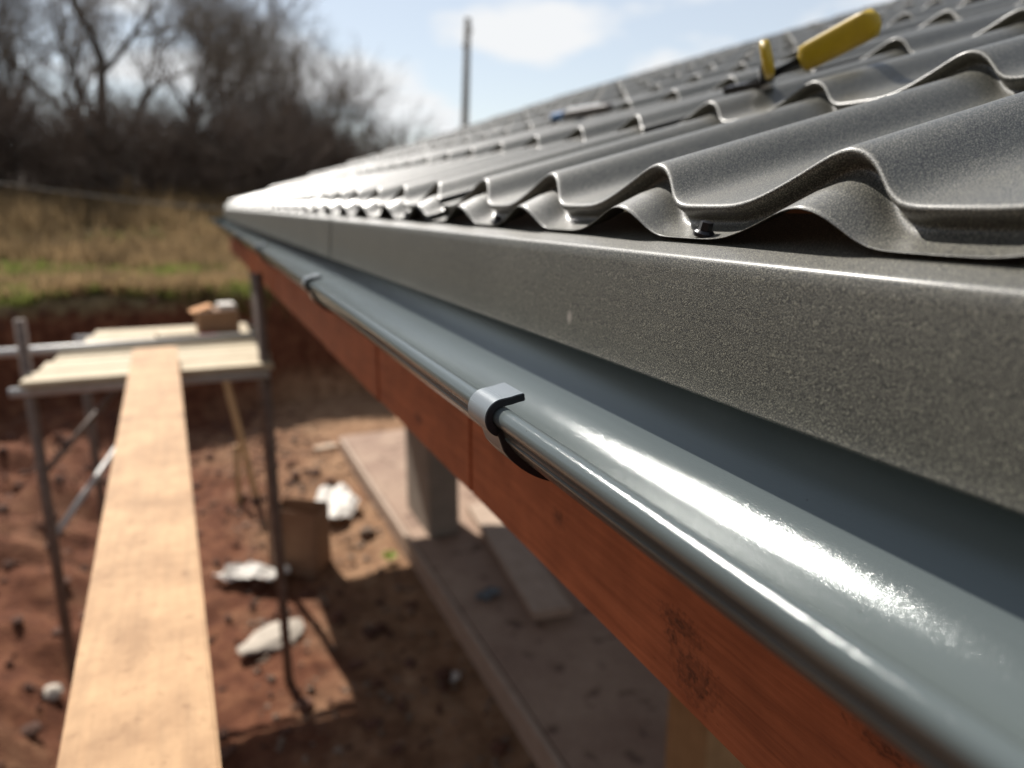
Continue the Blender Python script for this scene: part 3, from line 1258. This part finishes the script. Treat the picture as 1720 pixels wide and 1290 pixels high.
# ------------------------------------------------------------------ bare trees and thicket
def grow(rnd, base, height, r0, spread, depth, dens, lean=Vector((0, 0, 0)), stems=0):
    """returns two bmeshes: trunk with limbs, crown of branches and twigs"""
    tb, cb_ = bmesh.new(), bmesh.new()

    def branch(p, d, L, r, lev):
        n = 4 if lev < 2 else 3
        pts = [p.copy()]
        q = p.copy()
        dd = d.copy()
        for i in range(n):
            dd = (dd + Vector((rnd.gauss(0, .13), rnd.gauss(0, .13), rnd.gauss(.05, .08)))).normalized()
            q = q + dd * (L / n)
            pts.append(q.copy())
        rr = [r * (1 - .55 * i / n) for i in range(n + 1)]
        tube(tb if lev < 2 else cb_, pts, rr, 6 if lev < 2 else 3, cap=False)
        if lev >= depth:
            return
        kids = rnd.randint(*dens[min(lev, len(dens) - 1)])
        for k in range(kids):
            t = rnd.uniform(.28, 1.0) if k else 1.0
            i = min(n - 1, int(t * n))
            pp = pts[i].lerp(pts[i + 1], t * n - i)
            az = rnd.random() * 6.283
            tilt = rnd.uniform(.35, .95) * spread
            o1 = dd.orthogonal().normalized()
            o2 = dd.cross(o1)
            nd = (dd * math.cos(tilt) + (o1 * math.cos(az) + o2 * math.sin(az)) * math.sin(tilt)).normalized()
            nd = (nd + Vector((0, 0, .12))).normalized()
            branch(pp, nd, L * rnd.uniform(.55, .80), max(.007, r * (1 - .5 * t) * rnd.uniform(.5, .72)), lev + 1)
    if stems:
        for k in range(stems):
            az = 6.283 * k / stems + rnd.uniform(-.3, .3)
            ti = rnd.uniform(.05, .75)
            branch(base + Vector((math.cos(az), math.sin(az), 0)) * rnd.uniform(.05, .9),
                   Vector((math.cos(az) * math.sin(ti), math.sin(az) * math.sin(ti), math.cos(ti))), height * rnd.uniform(.3, .5), r0 * rnd.uniform(.6, 1.1), 1)
        return tb, cb_
    branch(base, (Vector((0, 0, 1)) + lean).normalized(), height * .38, r0, 0)
    return tb, cb_


def tree(loc, height, r0, seed, label, spread=1.0, depth=5, lean=(0, 0, 0), dens=((5, 7), (5, 6), (4, 5), (4, 4), (3, 3)), mat=None, name='bare_tree', cat='tree', grp='bare trees behind the meadow', stems=0):
    rnd = random.Random(seed)
    z = ground_h(loc[0], loc[1]) - .1
    tb, cb_ = grow(rnd, Vector((0, 0, 0)), height, r0, spread, depth, dens, Vector(lean), stems)
    e = empty(name, (loc[0], loc[1], z))
    tag(e, label, cat, grp)
    bm_link('trunk', tb, BARK, e, smooth=True)
    bm_link('crown', cb_, mat or TWIG, e)
    return e


tree((-4.4, 24), 10.0, .20, 41, 'tall bare tree at the left edge of the picture', 1.0)
tree((-2.0, 24.5), 11.0, .24, 42, 'largest bare tree, its crown cut by the top edge', 1.05)
tree((-.2, 27), 9.5, .20, 43, 'tall bare tree just right of the largest one', .95)
tree((2.0, 30), 8.2, .13, 44, 'slender upright bare tree standing in the gap between the two groups', .55, 5)
tree((3.9, 28), 7.6, .16, 45, 'bare tree with fan-shaped crown left of the roof edge', .9)
tree((5.1, 27), 5.6, .14, 46, 'rightmost bare tree, bushy, meeting the roof edge', 1.1)
tree((-6.6, 25), 9.0, .20, 47, 'bare tree half outside the left edge', 1.0)
tree((-3.2, 34), 11.0, .2, 48, 'distant bare tree seen between the two tall left trees', 1.0)
tree((1.0, 36), 9.5, .18, 49, 'distant bare tree left of the slender one', 1.0)
tree((4.6, 37), 7.6, .18, 50, 'distant bare tree behind the fan-shaped crown', 1.0)
bd = ((6, 8), (6, 8), (5, 6), (4, 5))
for i, (x, y, h, lab) in enumerate((
        (-5.2, 21.5, 3.6, 'dark leafless bush at the left edge under the tall trees'),
        (-3.4, 22.5, 4.2, 'dark leafless bush left of the largest tree trunk'),
        (-1.5, 21.5, 3.4, 'low leafless bush in front of the largest tree'),
        (.1, 23.0, 4.0, 'dense leafless bush right of the largest tree trunk'),
        (1.7, 22.0, 3.3, 'very dark leafless bush just left of the roof corner'),
        (3.3, 24.5, 4.2, 'reddish leafless bush above the far roof corner'),
        (4.5, 26.5, 3.4, 'dark leafless bush at the foot of the fan-shaped tree'),
        (5.6, 24.0, 3.3, 'dark rounded leafless bush touching the roof line'),
        (-4.4, 28.0, 5.0, 'tall leafless bush behind the two leftmost trunks'),
        (-1.0, 29.0, 5.0, 'tall leafless bush behind the largest trunk'),
        (2.2, 28.5, 4.6, 'tall leafless bush at the foot of the slender tree'),
        (3.6, 30.5, 4.0, 'tall leafless bush behind the reddish one'))):
    tree((x, y), h, .05, 60 + i, lab, 1.25, 4, (0, 0, 0), bd, BUSHM, 'thicket_bush', 'bush', 'leafless bushes under the trees', 15)

# utility pole behind the roof
up_ = empty('utility_pole', (7.66, 22, MEADOW))
tag(up_, 'grey utility pole rising behind the roof against the sky', 'pole')
bm = bmesh.new()
tube(bm, [Vector((0, 0, -.2)), Vector((.05, 0, 2)), Vector((.16, 0, 4.2)), Vector((.24, 0, 6.15))], [.12, .115, .105, .095], 14)
bm_link('shaft', bm, POLEM, up_, smooth=True)
for (dx, z) in ((.13, 5.75), (-.10, 5.3)):
    bm = bmesh.new()
    tube(bm, [Vector((.2, 0, z)), Vector((.2 + dx, -.02, z)), Vector((.2 + dx, -.02, z + .1))], .012, 8)
    tube(bm, [Vector((.2 + dx, -.02, z + .06)), Vector((.2 + dx, -.02, z + .10)), Vector((.2 + dx, -.02, z + .16))], [.035, .04, .02], 10)
    bm_link('insulator', bm, STONE, up_, smooth=True)

# slack cable across the meadow
bm = bmesh.new()
cp = []
for k in range(25):
    t = k / 24
    cp.append(Vector((-4.0 + 5.6 * t, 9.6 + 4.4 * t, .62 - .78 * t - .18 * math.sin(math.pi * t) * .6)))
tube(bm, cp, .007, 6)
o = bm_link('slack_cable', bm, POLEM, smooth=True)
tag(o, 'thin slack cable sagging in front of the trees', 'cable')

# ------------------------------------------------------------------ tools on the roof
# tin snips with yellow grips
sn = empty('tin_snips', (.752, .885, .1585))
tag(sn, 'open tin snips with thick yellow grips lying on the roof tiles', 'snips')


def bar(bm, A, B, w, t, upv, bevel=.002, seg=2):
    A, B = Vector(A), Vector(B)
    d = (B - A).normalized()
    s_ = Vector(upv).cross(d).normalized()
    rot = Matrix((s_, d, s_.cross(d))).transposed()
    box(bm, (A + B) / 2, (w, (B - A).length, t), rot, bevel, seg)


def grip(A, B, w0, w1, t, upv):
    """rounded, slightly swelling grip"""
    A, B = Vector(A), Vector(B)
    d = (B - A).normalized()
    s_ = Vector(upv).cross(d).normalized()
    u_ = s_.cross(d) * -1
    bm = bmesh.new()
    rings = []
    N = 12
    for i in range(N + 1):
        tt = i / N
        c = A.lerp(B, tt)
        e = (1 - abs(2 * tt - 1) ** 10) ** .5
        w = (w0 + (w1 - w0) * tt) * (.35 + .65 * e) * .5
        h = t * (.35 + .65 * e) * .5
        ring = []
        for k in range(16):
            a = 2 * math.pi * k / 16
            ca, sa = math.cos(a), math.sin(a)
            x = math.copysign(abs(ca) ** .42, ca) * w
            y = math.copysign(abs(sa) ** .42, sa) * h
            ring.append(bm.verts.new(c + s_ * x + u_ * y))
        rings.append(ring)
    for i in range(N):
        for k in range(16):
            bm.faces.new((rings[i][k], rings[i][(k + 1) % 16], rings[i + 1][(k + 1) % 16], rings[i + 1][k]))
    bm.faces.new(rings[0][::-1])
    bm.faces.new(rings[-1])
    return bm


UPV = (-.31, 0, .95)
bm_link('grip', grip((.0, -.062, .022), (-.006, -.188, .046), .018, .020, .034, UPV), YELLOW, sn, smooth=True)
bm_link('grip', grip((-.032, -.038, .020), (-.100, -.116, .012), .012, .014, .042, UPV), YELLOW, sn, smooth=True)
bm = bmesh.new()
bar(bm, (0, 0, .010), (.0, -.066, .023), .018, .010, UPV)
bar(bm, (0, 0, .005), (-.036, -.042, .016), .018, .010, UPV)
bm_link('shank', bm, DARKST, sn)
bm = bmesh.new()
bar(bm, (0, -.005, .010), (.012, .075, .006), .020, .010, UPV)
bar(bm, (0, -.005, .004), (-.012, .07, .002), .018, .010, UPV)
bm_link('jaw', bm, DARKST, sn)
bm = bmesh.new()
bmesh.ops.create_cone(bm, cap_ends=True, segments=16, radius1=.011, radius2=.009, depth=.026,
                      matrix=Matrix.Translation((0, 0, .010)) @ Matrix.Rotation(-ALPHA, 4, 'Y'))
bm_link('pivot_bolt', bm, STEEL, sn, smooth=False)

# utility knife further up
kn = empty('utility_knife', (.965, 1.83, .232), R_(3))
tag(kn, 'grey utility knife with blue tail lying on the tiles beyond the snips', 'knife')
bm_link('handle', grip((0, -.145, -.004), (0, .09, .0), .026, .030, .022, UPV), KNIFE, kn, smooth=True)
bm_link('tail', grip((0, .085, .001), (0, .150, .002), .028, .024, .020, UPV), BLUE, kn, smooth=True)
bm_link('slide', grip((0, -.09, .009), (0, .08, .012), .010, .012, .008, UPV), PALEP, kn, smooth=True)
